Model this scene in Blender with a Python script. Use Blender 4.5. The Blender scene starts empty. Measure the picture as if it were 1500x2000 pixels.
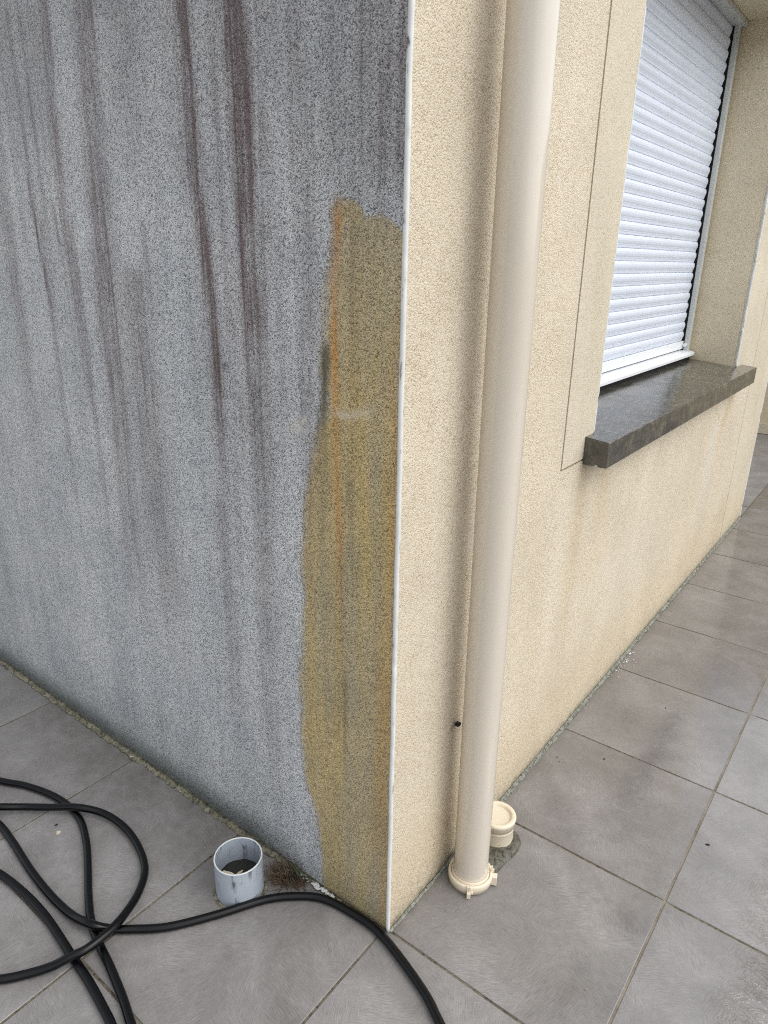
import bpy, bmesh, math, random
import numpy as np
from mathutils import Vector, Matrix, noise

random.seed(7)
DENOISE = False
scene = bpy.context.scene
col = scene.collection
R = math.radians

# ------------------------------------------------------------------ camera
cam_data = bpy.data.cameras.new("camera")
cam = bpy.data.objects.new("camera", cam_data)
col.objects.link(cam)
right = Vector((0.79376827, 0.6079876, 0.01682302))
up = Vector((-0.22055387, 0.26195064, 0.9395413))
fwd = Vector((-0.56682266, 0.74948845, -0.34202213))
m = Matrix((right, up, -fwd)).transposed().to_4x4()
m.translation = Vector((0.6517205, -0.9028619, 1.3780079))
cam.matrix_world = m
cam_data.sensor_fit = 'VERTICAL'
cam_data.sensor_height = 36.0
cam_data.lens = 24.568
cam_data.clip_start = 0.02
cam_data.clip_end = 500.0
scene.camera = cam

# ------------------------------------------------------------------ light
SUN_EL, SUN_ROT = 52.0, 76.0        # high, veiled sun to the right of the picture
world = bpy.data.worlds.new("World")
scene.world = world
world.use_nodes = True
wn, wl = world.node_tree.nodes, world.node_tree.links
wn.clear()
sky = wn.new('ShaderNodeTexSky')
sky.sky_type = 'NISHITA'
sky.sun_disc = False
sky.sun_elevation = R(SUN_EL)
sky.sun_rotation = R(SUN_ROT)
sky.dust_density = 3.0
hs = wn.new('ShaderNodeHueSaturation')
hs.inputs['Saturation'].default_value = 0.22      # overcast: a pale, nearly white sky
bg = wn.new('ShaderNodeBackground')
bg.inputs['Strength'].default_value = 0.15
wo = wn.new('ShaderNodeOutputWorld')
wl.new(sky.outputs[0], hs.inputs['Color'])
wl.new(hs.outputs[0], bg.inputs[0])
wl.new(bg.outputs[0], wo.inputs[0])

sun_data = bpy.data.lights.new("sun", 'SUN')
sun_data.energy = 0.5
sun_data.angle = R(120)
sun_data.color = (1.0, 0.975, 0.94)
sun = bpy.data.objects.new("sun", sun_data)
col.objects.link(sun)
az = R(SUN_ROT)
sdir = Vector((math.sin(az) * math.cos(R(SUN_EL)), math.cos(az) * math.cos(R(SUN_EL)), math.sin(R(SUN_EL))))
sun.rotation_euler = sdir.to_track_quat('Z', 'Y').to_euler()
sun.location = (4, 4, 8)

scene.view_settings.view_transform = 'Standard'
scene.view_settings.look = 'None'
scene.view_settings.exposure = 0.68
scene.view_settings.gamma = 1.0
scene.render.engine = 'CYCLES'
scene.cycles.use_denoising = DENOISE
scene.cycles.pixel_filter_type = 'BLACKMAN_HARRIS'
scene.cycles.filter_width = 1.1
scene.cycles.adaptive_threshold = 0.005


# ------------------------------------------------------------------ helpers
def link_mesh(name, me, mats, parent=None):
    o = bpy.data.objects.new(name, me)
    for mm in (mats if isinstance(mats, (list, tuple)) else [mats]):
        me.materials.append(mm)
    col.objects.link(o)
    if parent is not None:
        o.parent = parent
        o.matrix_parent_inverse = Matrix.Identity(4)
        o.location = -world_loc(parent)
    return o


def world_loc(o):
    v = Vector((0, 0, 0))
    while o is not None:
        v += o.location
        o = o.parent
    return v


def empty(name, loc, label, cat, group=None):
    o = bpy.data.objects.new(name, None)
    o.empty_display_size = 0.05
    col.objects.link(o)
    o.location = loc
    tag(o, label, cat, group)
    return o


def tag(o, label=None, cat=None, group=None, kind=None):
    if label: o['label'] = label
    if cat: o['category'] = cat
    if group: o['group'] = group
    if kind: o['kind'] = kind
    return o


def bm_obj(name, bm, mats, parent=None, smooth=False):
    me = bpy.data.meshes.new(name)
    bmesh.ops.recalc_face_normals(bm, faces=bm.faces)
    bm.to_mesh(me)
    bm.free()
    if smooth:
        for p in me.polygons: p.use_smooth = True
    return link_mesh(name, me, mats, parent)


def py_obj(name, verts, faces, mats, parent=None, smooth=False):
    me = bpy.data.meshes.new(name)
    me.from_pydata(verts, [], faces)
    me.update()
    if smooth:
        for p in me.polygons: p.use_smooth = True
    return link_mesh(name, me, mats, parent)


def add_box(bm, x0, x1, y0, y1, z0, z1, bev=0.0, mat=0):
    vs = [bm.verts.new((x, y, z)) for x in (x0, x1) for y in (y0, y1) for z in (z0, z1)]
    idx = [(0, 1, 3, 2), (4, 6, 7, 5), (0, 4, 5, 1), (2, 3, 7, 6), (0, 2, 6, 4), (1, 5, 7, 3)]
    fs = [bm.faces.new([vs[i] for i in f]) for f in idx]
    for f in fs: f.material_index = mat
    if bev > 0:
        es = list({e for f in fs for e in f.edges})
        bmesh.ops.bevel(bm, geom=es, offset=bev, segments=2, profile=0.6, affect='EDGES')


def add_extrude(bm, prof, axis, a, b, cap=True, steps=1):
    """prof: closed list of 2-D points; axis 'y': points are (x,z); axis 'z': (x,y)"""
    rings = []
    for k in range(steps + 1):
        t = a + (b - a) * k / steps
        if axis == 'y':
            rings.append([bm.verts.new((u, t, v)) for u, v in prof])
        elif axis == 'z':
            rings.append([bm.verts.new((u, v, t)) for u, v in prof])
        else:
            rings.append([bm.verts.new((t, u, v)) for u, v in prof])
    n = len(prof)
    for k in range(steps):
        for i in range(n):
            bm.faces.new((rings[k][i], rings[k][(i + 1) % n], rings[k + 1][(i + 1) % n], rings[k + 1][i]))
    if cap:
        bm.faces.new(rings[0]); bm.faces.new(list(reversed(rings[-1])))
    return rings


def add_lathe(bm, prof, cx, cy, seg=64, lean=(0, 0), mat=0, closed=False):
    """prof: (radius, z) list"""
    rings = []
    for r, z in prof:
        ox, oy = cx + lean[0] * z, cy + lean[1] * z
        rings.append([bm.verts.new((ox + r * math.cos(2 * math.pi * i / seg), oy + r * math.sin(2 * math.pi * i / seg), z))
                      for i in range(seg)])
    pairs = list(zip(rings[:-1], rings[1:]))
    if closed: pairs.append((rings[-1], rings[0]))
    for A, B in pairs:
        for i in range(seg):
            f = bm.faces.new((A[i], A[(i + 1) % seg], B[(i + 1) % seg], B[i]))
            f.material_index = mat
    return rings


def smoothpath(pts, sub=10):
    P = [Vector(p) for p in pts]
    out = []
    for i in range(len(P) - 1):
        p0 = P[max(i - 1, 0)]; p1 = P[i]; p2 = P[i + 1]; p3 = P[min(i + 2, len(P) - 1)]
        for k in range(sub):
            t = k / sub
            out.append(0.5 * ((2 * p1) + (p2 - p0) * t + (2 * p0 - 5 * p1 + 4 * p2 - p3) * t * t + (3 * p1 - p0 - 3 * p2 + p3) * t ** 3))
    out.append(P[-1])
    return out


def add_tube(bm, path, r, seg=16):
    rings = []
    n = len(path)
    for i, p in enumerate(path):
        d = (path[min(i + 1, n - 1)] - path[max(i - 1, 0)]).normalized()
        s = d.cross(Vector((0, 0, 1)))
        if s.length < 1e-3: s = d.cross(Vector((0, 1, 0)))
        s.normalize(); u = s.cross(d)
        rr = r(i) if callable(r) else r
        rings.append([bm.verts.new(p + s * rr * math.cos(2 * math.pi * k / seg) + u * rr * math.sin(2 * math.pi * k / seg)) for k in range(seg)])
    for A, B in zip(rings[:-1], rings[1:]):
        for k in range(seg):
            bm.faces.new((A[k], A[(k + 1) % seg], B[(k + 1) % seg], B[k]))
    bm.faces.new(rings[0]); bm.faces.new(list(reversed(rings[-1])))
    return rings


# ------------------------------------------------------------------ node helpers
class NT:
    def __init__(self, name):
        self.m = bpy.data.materials.new(name)
        self.m.use_nodes = True
        self.t = self.m.node_tree
        self.N, self.L = self.t.nodes, self.t.links
        self.b = self.N['Principled BSDF']

    def n(self, typ, **kw):
        nd = self.N.new(typ)
        for k, v in kw.items(): setattr(nd, k, v)
        return nd

    def l(self, a, b): self.L.new(a, b)

    def coord(self, which='Object', scale=(1, 1, 1), loc=(0, 0, 0), rot=(0, 0, 0)):
        tc = self.n('ShaderNodeTexCoord'); mp = self.n('ShaderNodeMapping')
        mp.inputs['Scale'].default_value = scale
        mp.inputs['Location'].default_value = loc
        mp.inputs['Rotation'].default_value = rot
        self.l(tc.outputs[which], mp.inputs[0])
        return mp.outputs[0]

    def noise(self, vec, scale, detail=3, rough=0.55, dist=0.0):
        nd = self.n('ShaderNodeTexNoise')
        nd.inputs['Scale'].default_value = scale
        nd.inputs['Detail'].default_value = detail
        nd.inputs['Roughness'].default_value = rough
        nd.inputs['Distortion'].default_value = dist
        self.l(vec, nd.inputs['Vector'])
        return nd.outputs['Fac']

    def voro(self, vec, scale, feature='F1', rand=1.0):
        nd = self.n('ShaderNodeTexVoronoi', feature=feature)
        nd.inputs['Scale'].default_value = scale
        nd.inputs['Randomness'].default_value = rand
        self.l(vec, nd.inputs['Vector'])
        return nd.outputs['Distance']

    def ramp(self, fac, *stops, interp='LINEAR'):
        nd = self.n('ShaderNodeValToRGB')
        cr = nd.color_ramp; cr.interpolation = interp
        while len(cr.elements) < len(stops): cr.elements.new(0.5)
        for e, (p, c) in zip(cr.elements, stops):
            e.position = p
            e.color = (c, c, c, 1) if isinstance(c, (int, float)) else (*c, 1)
        self.l(fac, nd.inputs[0])
        return nd.outputs[0]

    def mix(self, fac, a, b, mode='MIX'):
        nd = self.n('ShaderNodeMix', data_type='RGBA', blend_type=mode)
        nd.clamp_factor = True
        for sock, v in ((nd.inputs[0], fac), (nd.inputs[6], a), (nd.inputs[7], b)):
            if isinstance(v, (int, float)): sock.default_value = v if sock == nd.inputs[0] else (v, v, v, 1)
            elif isinstance(v, tuple): sock.default_value = (*v, 1)
            else: self.l(v, sock)
        return nd.outputs[2]

    def math(self, op, a, b=None, c=None, clamp=False):
        nd = self.n('ShaderNodeMath', operation=op, use_clamp=clamp)
        for i, v in enumerate((a, b, c)):
            if v is None: continue
            if isinstance(v, (int, float)): nd.inputs[i].default_value = v
            else: self.l(v, nd.inputs[i])
        return nd.outputs[0]

    def attr(self, name):
        nd = self.n('ShaderNodeAttribute', attribute_name=name)
        sp = self.n('ShaderNodeSeparateColor')
        self.l(nd.outputs['Color'], sp.inputs[0])
        return sp.outputs[0], sp.outputs[1], sp.outputs[2], nd.outputs['Alpha']

    def cells(self, vec, scale, jitter=0.004):
        nd = self.n('ShaderNodeTexVoronoi', feature='F1')
        nd.inputs['Scale'].default_value = scale
        self.l(vec, nd.inputs['Vector'])
        sp = self.n('ShaderNodeSeparateColor')
        self.l(nd.outputs['Color'], sp.inputs[0])
        return sp.outputs[0], sp.outputs[1], nd.outputs['Distance']

    def bump(self, h, dist=0.002, strength=1.0, prev=None):
        nd = self.n('ShaderNodeBump')
        nd.inputs['Distance'].default_value = dist
        nd.inputs['Strength'].default_value = strength
        self.l(h, nd.inputs['Height'])
        if prev is not None: self.l(prev, nd.inputs['Normal'])
        return nd.outputs[0]

    def out(self, color=None, rough=None, normal=None, spec=None):
        for k, v in (('Base Color', color), ('Roughness', rough), ('Normal', normal), ('Specular IOR Level', spec)):
            if v is None: continue
            s = self.b.inputs[k]
            if isinstance(v, (int, float)): s.default_value = v
            elif isinstance(v, tuple): s.default_value = (*v, 1)
            else: self.l(v, s)
        return self.m


# ------------------------------------------------------------------ materials
def roughcast_height(t, vec, scale=230):
    a = t.noise(vec, scale, 2.0, 0.6)
    r1, r2, d = t.cells(vec, scale)
    h = t.math('MULTIPLY_ADD', d, -0.7, t.math('MULTIPLY_ADD', r2, 0.45, t.math('MULTIPLY', a, 0.5)))
    return h, a, r1


def mat_grey_roughcast():
    t = NT('grey_roughcast')
    v = t.coord()
    h, a, cell = roughcast_height(t, v, 540)
    ochre, purple, grime_dark, rust = t.attr('stain')
    # every grain is tinted on its own: light quartz, mid grey and black chips
    grain = t.math('MULTIPLY_ADD', cell, 0.55, t.math('MULTIPLY', a, 0.62))
    tone = t.ramp(grain, (0.25, (0.035, 0.037, 0.040)), (0.37, (0.27, 0.278, 0.282)), (0.52, (0.60, 0.615, 0.62)), (0.74, (0.95, 0.955, 0.955)))
    # thin vertical wash marks
    vs = t.coord(scale=(38, 38, 1.1))
    st = t.noise(vs, 1.0, 4, 0.6, 0.0)
    vs2 = t.coord(scale=(10, 10, 0.45), loc=(3, 0, 1))
    st2 = t.noise(vs2, 1.0, 4, 0.55, 0.0)
    wash = t.ramp(t.math('ADD', t.math('MULTIPLY', st, 0.5), t.math('MULTIPLY', st2, 0.5)), (0.32, 0.82), (0.5, 0.97), (0.68, 1.07))
    c = t.mix(1.0, tone, wash, 'MULTIPLY')
    blot = t.noise(v, 5.0, 4, 0.6)
    c = t.mix(1.0, c, t.ramp(blot, (0.3, (0.82, 0.84, 0.86)), (0.7, (1.1, 1.1, 1.1))), 'MULTIPLY')
    # purple-brown algae runs, broken up by fine vertical noise
    fil = t.noise(t.coord(scale=(120, 120, 2.2), loc=(2, 0, 5)), 1.0, 4, 0.65, 0.0)
    pj = t.math('ADD', purple, t.math('MULTIPLY', t.math('SUBTRACT', st, 0.5), t.math('MULTIPLY', purple, 2.4)))
    pj = t.math('ADD', pj, t.math('MULTIPLY', t.math('SUBTRACT', fil, 0.5), t.math('MULTIPLY', purple, 2.6)))
    brk = t.ramp(t.noise(t.coord(scale=(30, 30, 9), loc=(1, 0, 9)), 1.0, 5, 0.7), (0.34, 0.70), (0.60, 1.25))
    pj = t.math('MULTIPLY', pj, brk)
    c = t.mix(t.math('MULTIPLY', t.ramp(fil, (0.58, 0.0), (0.72, 1.0)), 0.18), c, t.mix(1.0, c, (0.36, 0.33, 0.36), 'MULTIPLY'))
    pj = t.math('ADD', pj, t.math('MULTIPLY', t.math('SUBTRACT', a, 0.5), t.math('MULTIPLY', purple, 2.6)), clamp=True)
    c = t.mix(pj, c, t.mix(1.0, c, (0.26, 0.18, 0.178), 'MULTIPLY'))
    c = t.mix(grime_dark, c, t.mix(1.0, c, (0.22, 0.235, 0.225), 'MULTIPLY'))
    # ochre field with a ragged edge
    oj = t.math('ADD', ochre, t.math('MULTIPLY', t.math('SUBTRACT', t.noise(v, 60, 5, 0.7), 0.5), 0.55))
    oj = t.math('ADD', oj, t.math('MULTIPLY', t.math('SUBTRACT', fil, 0.5), 0.5))
    om = t.ramp(oj, (0.34, 0.0), (0.66, 1.0))
    edge = t.ramp(oj, (0.38, 0.0), (0.47, 1.0), (0.58, 0.0))
    vy = t.coord(scale=(16, 16, 1.6), loc=(7, 0, 2))
    oh = t.noise(vy, 1.0, 4, 0.6, 0.0)
    ochre_t = t.ramp(oh, (0.32, (0.83, 0.71, 0.49)), (0.5, (0.93, 0.75, 0.43)), (0.68, (1.05, 0.79, 0.34)))
    oc = t.mix(1.0, t.mix(0.18, c, (0.50, 0.48, 0.42)), ochre_t, 'MULTIPLY')
    c = t.mix(om, c, oc)
    c = t.mix(t.math('MULTIPLY', edge, 0.35), c, t.mix(1.0, c, (0.45, 0.36, 0.22), 'MULTIPLY'))
    rj = t.math('MULTIPLY', rust, t.ramp(t.noise(t.coord(scale=(110, 110, 7)), 1, 5, 0.7), (0.32, 0.15), (0.62, 1.0)), clamp=True)
    c = t.mix(rj, c, t.mix(1.0, t.mix(0.15, c, (0.6, 0.55, 0.45)), (1.10, 0.60, 0.14), 'MULTIPLY'))
    sc = t.math('MULTIPLY', t.math('MULTIPLY', grime_dark, -1.0, clamp=True), t.ramp(t.noise(v, 38, 4, 0.7), (0.34, 0.2), (0.50, 1.0)))
    c = t.mix(t.math('MULTIPLY', sc, 0.9), c, t.mix(0.55, c, (0.90, 0.82, 0.66)))
    nb = t.bump(h, 0.0024, 0.9)
    return t.out(c, 0.45, nb, 0.5)


def mat_cream_roughcast(name, base, pit, pit_lo, pit_hi, scale=380, dist=0.0022):
    t = NT(name)
    v = t.coord()
    h, a, cell = roughcast_height(t, v, scale)
    blot = t.noise(v, 3.2, 4, 0.6)
    c = t.ramp(blot, (0.3, tuple(x * 0.92 for x in base)), (0.7, tuple(min(x * 1.07, 1) for x in base)))
    vs = t.coord(scale=(7, 7, 0.7))
    c = t.mix(1.0, c, t.ramp(t.noise(vs, 1, 5, 0.6, 0.3), (0.3, (0.965, 0.955, 0.93)), (0.6, (1.0, 1.0, 1.0)), (0.75, (1.04, 1.05, 1.08))), 'MULTIPLY')
    pits = t.ramp(t.math('MULTIPLY_ADD', cell, 0.5, t.math('MULTIPLY', t.noise(t.coord(loc=(1, 2, 3)), scale * 0.9, 2, 0.6), 0.5)), (pit_lo, 1.0), (pit_hi, 0.0))
    dens = t.ramp(t.noise(v, 7, 3, 0.6), (0.35, 0.55), (0.65, 1.0))
    c = t.mix(t.math('MULTIPLY', pits, dens), c, pit)
    spk = t.ramp(t.noise(t.coord(loc=(3, 1, 2)), 95, 1.5, 0.5), (0.745, 0.0), (0.77, 1.0))
    c = t.mix(t.math('MULTIPLY', spk, 0.55), c, (0.10, 0.065, 0.035))
    warm, pale, grime_dark, green = t.attr('stain')
    c = t.mix(warm, c, t.mix(1.0, c, (0.80, 0.70, 0.53), 'MULTIPLY'))
    c = t.mix(t.math('MULTIPLY', pale, 0.6), c, (0.66, 0.64, 0.56))
    c = t.mix(t.math('MULTIPLY', grime_dark, t.ramp(t.noise(v, 40, 4, 0.7), (0.3, 0.3), (0.6, 1.0))), c, t.mix(1.0, c, (0.25, 0.25, 0.22), 'MULTIPLY'))
    return t.out(c, 0.8, t.bump(h, dist, 0.9), 0.3)


def mat_simple(name, color, rough, var=0.06, nscale=12, bump=0.0, bscale=200, spec=0.5, streak=False, dirt=None, dirt_lo=0.62, dirt_hi=0.75, dscale=(90, 90, 22)):
    t = NT(name)
    v = t.coord()
    vv = t.coord(scale=(nscale * 3, nscale * 3, nscale * 0.15)) if streak else t.coord(scale=(nscale,) * 3)
    f = t.noise(vv, 1, 5, 0.6)
    c = t.ramp(f, (0.3, tuple(x * (1 - var) for x in color)), (0.7, tuple(min(1, x * (1 + var)) for x in color)))
    if dirt:
        dm = t.ramp(t.noise(t.coord(scale=dscale), 1, 5, 0.65), (dirt_lo, 0.0), (dirt_hi, 1.0))
        c = t.mix(dm, c, dirt)
    r = t.ramp(t.noise(v, 30, 3), (0.3, max(rough - 0.06, 0.03)), (0.7, rough + 0.08))
    nrm = t.bump(t.noise(v, bscale, 3), bump, 1.0) if bump else None
    return t.out(c, r, nrm, spec)


def mat_tiles():
    t = NT('grey_floor_tiles')
    v = t.coord()
    rnd, wet, stain, _ = t.attr('tile')
    # brushed relief: hair-fine strokes in four directions, patch by patch
    ofs = t.n('ShaderNodeVectorMath', operation='SCALE'); ofs.inputs['Scale'].default_value = 9.0
    cmb = t.n('ShaderNodeCombineXYZ'); t.l(rnd, cmb.inputs[0]); t.l(rnd, cmb.inputs[1]); t.l(cmb.outputs[0], ofs.inputs[0])
    add = t.n('ShaderNodeVectorMath', operation='ADD'); t.l(v, add.inputs[0]); t.l(ofs.outputs[0], add.inputs[1])
    vt = add.outputs[0]
    fs = []
    for ang in (12, 58, 103, 149):
        mp = t.n('ShaderNodeMapping'); mp.inputs['Rotation'].default_value = (0, 0, R(ang)); t.l(vt, mp.inputs[0])
        m2 = t.n('ShaderNodeMapping'); m2.inputs['Scale'].default_value = (42, 560, 60); t.l(mp.outputs[0], m2.inputs[0])
        fs.append(t.noise(m2.outputs[0], 1.0, 3, 0.65, 0.35))
    k1 = t.ramp(t.noise(vt, 5.0, 4, 0.65), (0.44, 0.0), (0.56, 1.0))
    k2 = t.ramp(t.noise(t.coord(loc=(4, 3, 0)), 6.0, 4, 0.65), (0.44, 0.0), (0.56, 1.0))
    fine = t.mix(k2, t.mix(k1, fs[0], fs[1]), t.mix(k1, fs[2], fs[3]))
    fine = t.math('ADD', t.math('MULTIPLY', fine, 0.68), t.math('MULTIPLY', t.noise(v, 520, 3, 0.7), 0.32))
    cloud = t.noise(vt, 5.0, 7, 0.68, 0.25)
    c = t.ramp(cloud, (0.30, (0.174, 0.166, 0.159)), (0.50, (0.230, 0.221, 0.214)), (0.70, (0.302, 0.293, 0.286)))
    c = t.mix(1.0, c, t.ramp(fine, (0.36, 0.70), (0.5, 0.99), (0.64, 1.30)), 'MULTIPLY')
    c = t.mix(1.0, c, t.ramp(rnd, (0.0, (0.89, 0.88, 0.875)), (1.0, (1.09, 1.09, 1.095))), 'MULTIPLY')
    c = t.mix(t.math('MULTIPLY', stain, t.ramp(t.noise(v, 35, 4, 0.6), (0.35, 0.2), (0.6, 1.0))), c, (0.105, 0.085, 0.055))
    # pale lime flecks and dark crumbs of dirt
    fl = t.ramp(t.noise(t.coord(loc=(5, 2, 0)), 130, 1.5, 0.5), (0.775, 0.0), (0.79, 1.0))
    c = t.mix(t.math('MULTIPLY', fl, 0.6), c, (0.52, 0.51, 0.48))
    dk = t.ramp(t.noise(t.coord(loc=(1, 8, 0)), 100, 1.5, 0.5), (0.785, 0.0), (0.795, 1.0))
    c = t.mix(t.math('MULTIPLY', dk, 0.8), c, (0.03, 0.03, 0.025))
    # film of rain water
    wn_ = t.math('ADD', wet, t.math('MULTIPLY', t.math('SUBTRACT', t.noise(v, 7, 6, 0.7, 0.4), 0.5), 1.2))
    wm = t.ramp(wn_, (0.38, 0.0), (0.72, 1.0))
    c = t.mix(wm, c, t.mix(1.0, c, (0.88, 0.88, 0.885), 'MULTIPLY'))
    rough = t.mix(wm, t.ramp(fine, (0.3, 0.52), (0.7, 0.40)), t.ramp(t.noise(v, 45, 3), (0.35, 0.06), (0.7, 0.16)))
    hgt = t.mix(t.math('MULTIPLY', wm, 0.80), fine, 0.5)
    n1 = t.bump(hgt, 0.0007, 0.8)
    n2 = t.bump(t.noise(v, 14, 3, 0.5), 0.0004, 0.4, n1)
    # the film is thick enough at the open side to show a wavy rim
    px = t.n('ShaderNodeSeparateXYZ'); t.l(t.coord(), px.inputs[0])
    open_side = t.math('MULTIPLY', t.math('SUBTRACT', px.outputs[0], 0.58), 6.0, clamp=True)
    rip = t.noise(t.coord(scale=(16, 30, 16)), 1.0, 5, 0.7, 1.4)
    rim = t.ramp(rip, (0.44, 0.0), (0.50, 1.0), (0.56, 0.25))
    n2 = t.bump(t.math('MULTIPLY', rim, open_side), 0.0022, 0.7, n2)
    return t.out(c, rough, n2, t.math('MULTIPLY_ADD', wm, 0.75, 0.5))


def mat_mortar(name, a, b, white=0.0):
    t = NT(name)
    v = t.coord()
    c = t.ramp(t.noise(v, 55, 5, 0.7), (0.32, a), (0.62, b))
    c = t.mix(t.ramp(t.noise(v, 130, 4, 0.6), (0.36, 0.8), (0.50, 0.0)), c, tuple(x * 0.35 for x in a))
    if white:
        w = t.ramp(t.noise(t.coord(loc=(4, 4, 1)), 24, 5, 0.75), (white, 0.0), (white + 0.05, 1.0))
        c = t.mix(w, c, (0.55, 0.56, 0.54))
    return t.out(c, 0.75, t.bump(t.noise(v, 160, 4, 0.7), 0.003, 0.8), 0.4)


M = {}
M['grey'] = mat_grey_roughcast()
M['cream'] = mat_cream_roughcast('cream_roughcast', (0.715, 0.64, 0.505), (0.50, 0.40, 0.265), 0.30, 0.41)
M['band'] = mat_cream_roughcast('pale_scraped_render', (0.66, 0.60, 0.475), (0.44, 0.36, 0.24), 0.28, 0.37, 420, 0.0012)
M['reveal'] = mat_cream_roughcast('tan_reveal_render', (0.72, 0.63, 0.46), (0.36, 0.27, 0.16), 0.26, 0.36, 420, 0.001)
M['groove'] = mat_simple('groove_mortar', (0.30, 0.22, 0.13), 0.9, 0.3, 60, 0.002)
M['bead'] = mat_simple('white_corner_bead', (0.70, 0.71, 0.69), 0.38, 0.10, 20, dirt=(0.12, 0.115, 0.09), dirt_lo=0.60, dirt_hi=0.68)
M['pipe'] = mat_simple('sand_plastic_pipe', (0.635, 0.575, 0.485), 0.17, 0.03, 9, streak=True, dirt=(0.25, 0.23, 0.19), dirt_lo=0.70, dirt_hi=0.74, spec=0.6, dscale=(260, 260, 16))
M['pipe'].node_tree.nodes['Principled BSDF'].inputs['Coat Weight'].default_value = 0.6
M['pipe'].node_tree.nodes['Principled BSDF'].inputs['Coat Roughness'].default_value = 0.07
M['ivory'] = mat_simple('ivory_plastic', (0.72, 0.64, 0.50), 0.40, 0.04, 30, dirt=(0.35, 0.27, 0.16), dirt_lo=0.68, dirt_hi=0.82)
M['shutter'] = mat_simple('white_shutter_paint', (0.66, 0.715, 0.81), 0.35, 0.02, 5)
M['whitealu'] = mat_simple('white_aluminium', (0.80, 0.83, 0.86), 0.28, 0.02, 5)
M['guide'] = mat_simple('pale_guide_rail', (0.60, 0.62, 0.60), 0.4, 0.04, 9)
M['gap'] = mat_simple('black_gap_shade', (0.012, 0.012, 0.014), 0.9, 0.2, 60)  # flat black standing for the shade in the window's gaps
M['hose'] = mat_simple('black_rubber_hose', (0.0018, 0.0021, 0.0028), 0.22, 0.2, 60, 0.0002, 900, spec=0.32)
M['stub'] = mat_simple('grey_plastic_pipe', (0.37, 0.415, 0.47), 0.38, 0.10, 22, dirt=(0.08, 0.085, 0.085), dirt_lo=0.53, dirt_hi=0.68, dscale=(60, 60, 16))
M['rim'] = mat_simple('pale_cut_edge', (0.62, 0.64, 0.62), 0.5, 0.08, 40)
M['dark'] = mat_simple('dark_silt', (0.018, 0.017, 0.014), 0.7, 0.4, 60, 0.003)
M['chip'] = mat_simple('pale_wood_chip', (0.60, 0.53, 0.40), 0.7, 0.2, 60)
M['fillet'] = mat_mortar('olive_mortar', (0.07, 0.067, 0.042), (0.27, 0.25, 0.18), 0.64)
M['fillet2'] = mat_mortar('grey_green_mortar', (0.10, 0.105, 0.085), (0.30, 0.30, 0.255), 0.66)
M['darkfillet'] = mat_mortar('dark_algae_mortar', (0.035, 0.036, 0.022), (0.11, 0.105, 0.07))
M['wetmortar'] = mat_mortar('dark_wet_mortar', (0.05, 0.05, 0.035), (0.15, 0.145, 0.11))
M['wetmortar'].node_tree.nodes['Principled BSDF'].inputs['Roughness'].default_value = 0.22
M['grout'] = mat_mortar('brown_grout', (0.075, 0.062, 0.038), (0.19, 0.165, 0.115))
def grout_variation(m):
    n, l = m.node_tree.nodes, m.node_tree.links
    b = n['Principled BSDF']; src = b.inputs['Base Color'].links[0].from_socket
    tc = n.new('ShaderNodeTexCoord'); sx = n.new('ShaderNodeSeparateXYZ'); l.new(tc.outputs['Object'], sx.inputs[0])
    cmp_ = n.new('ShaderNodeMath'); cmp_.operation = 'COMPARE'; cmp_.inputs[1].default_value = .4509; cmp_.inputs[2].default_value = .02
    l.new(sx.outputs[0], cmp_.inputs[0])
    no = n.new('ShaderNodeTexNoise'); no.inputs['Scale'].default_value = 9; no.inputs['Detail'].default_value = 4; l.new(tc.outputs['Object'], no.inputs['Vector'])
    ad = n.new('ShaderNodeMath'); ad.operation = 'MULTIPLY_ADD'; ad.inputs[1].default_value = .24; l.new(cmp_.outputs[0], ad.inputs[0]); l.new(no.outputs['Fac'], ad.inputs[2])
    rp = n.new('ShaderNodeValToRGB'); rp.color_ramp.elements[0].position = .45; rp.color_ramp.elements[1].position = .85; l.new(ad.outputs[0], rp.inputs[0])
    mx = n.new('ShaderNodeMix'); mx.data_type = 'RGBA'; mx.inputs[7].default_value = (.27, .245, .195, 1)
    l.new(rp.outputs[0], mx.inputs[0]); l.new(src, mx.inputs[6]); l.new(mx.outputs[2], b.inputs['Base Color'])
grout_variation(M['grout'])
M['brown'] = mat_simple('dry_brown_leaf', (0.10, 0.068, 0.040), 0.75, 0.5, 120)
M['green'] = mat_simple('weed_green', (0.055, 0.09, 0.035), 0.6, 0.4, 120)
M['tiles'] = mat_tiles()
M['earth'] = mat_simple('pale_gravel_ground', (0.20, 0.19, 0.165), 0.9, 0.3, 3, 0.004, 60)


def mat_slate():
    t = NT('dark_wet_slate')
    v = t.coord()
    c = t.ramp(t.noise(t.coord(scale=(16, 7, 40)), 1, 6, 0.65), (0.3, (0.032, 0.030, 0.026)), (0.7, (0.078, 0.074, 0.065)))
    # lichen and lime smears on the worn edge
    ll = t.noise(t.coord(scale=(70, 22, 20)), 1, 7, 0.75, 0.2)
    lm, _, _, _ = t.attr('stain')
    c = t.mix(t.math('MULTIPLY', t.ramp(ll, (0.50, 0.0), (0.68, 0.9)), lm), c, (0.24, 0.225, 0.155))
    sp = t.ramp(t.noise(t.coord(scale=(120, 50, 120)), 1, 3, 0.6), (0.66, 0.0), (0.72, 1.0))
    c = t.mix(t.math('MULTIPLY', sp, t.math('MULTIPLY', lm, 0.75)), c, (0.42, 0.41, 0.36))
    r = t.ramp(t.noise(v, 9, 4), (0.35, 0.10), (0.65, 0.24))
    return t.out(c, r, t.bump(t.noise(v, 240, 3), 0.0004, 0.6), 0.8)


M['slate'] = mat_slate()


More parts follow.
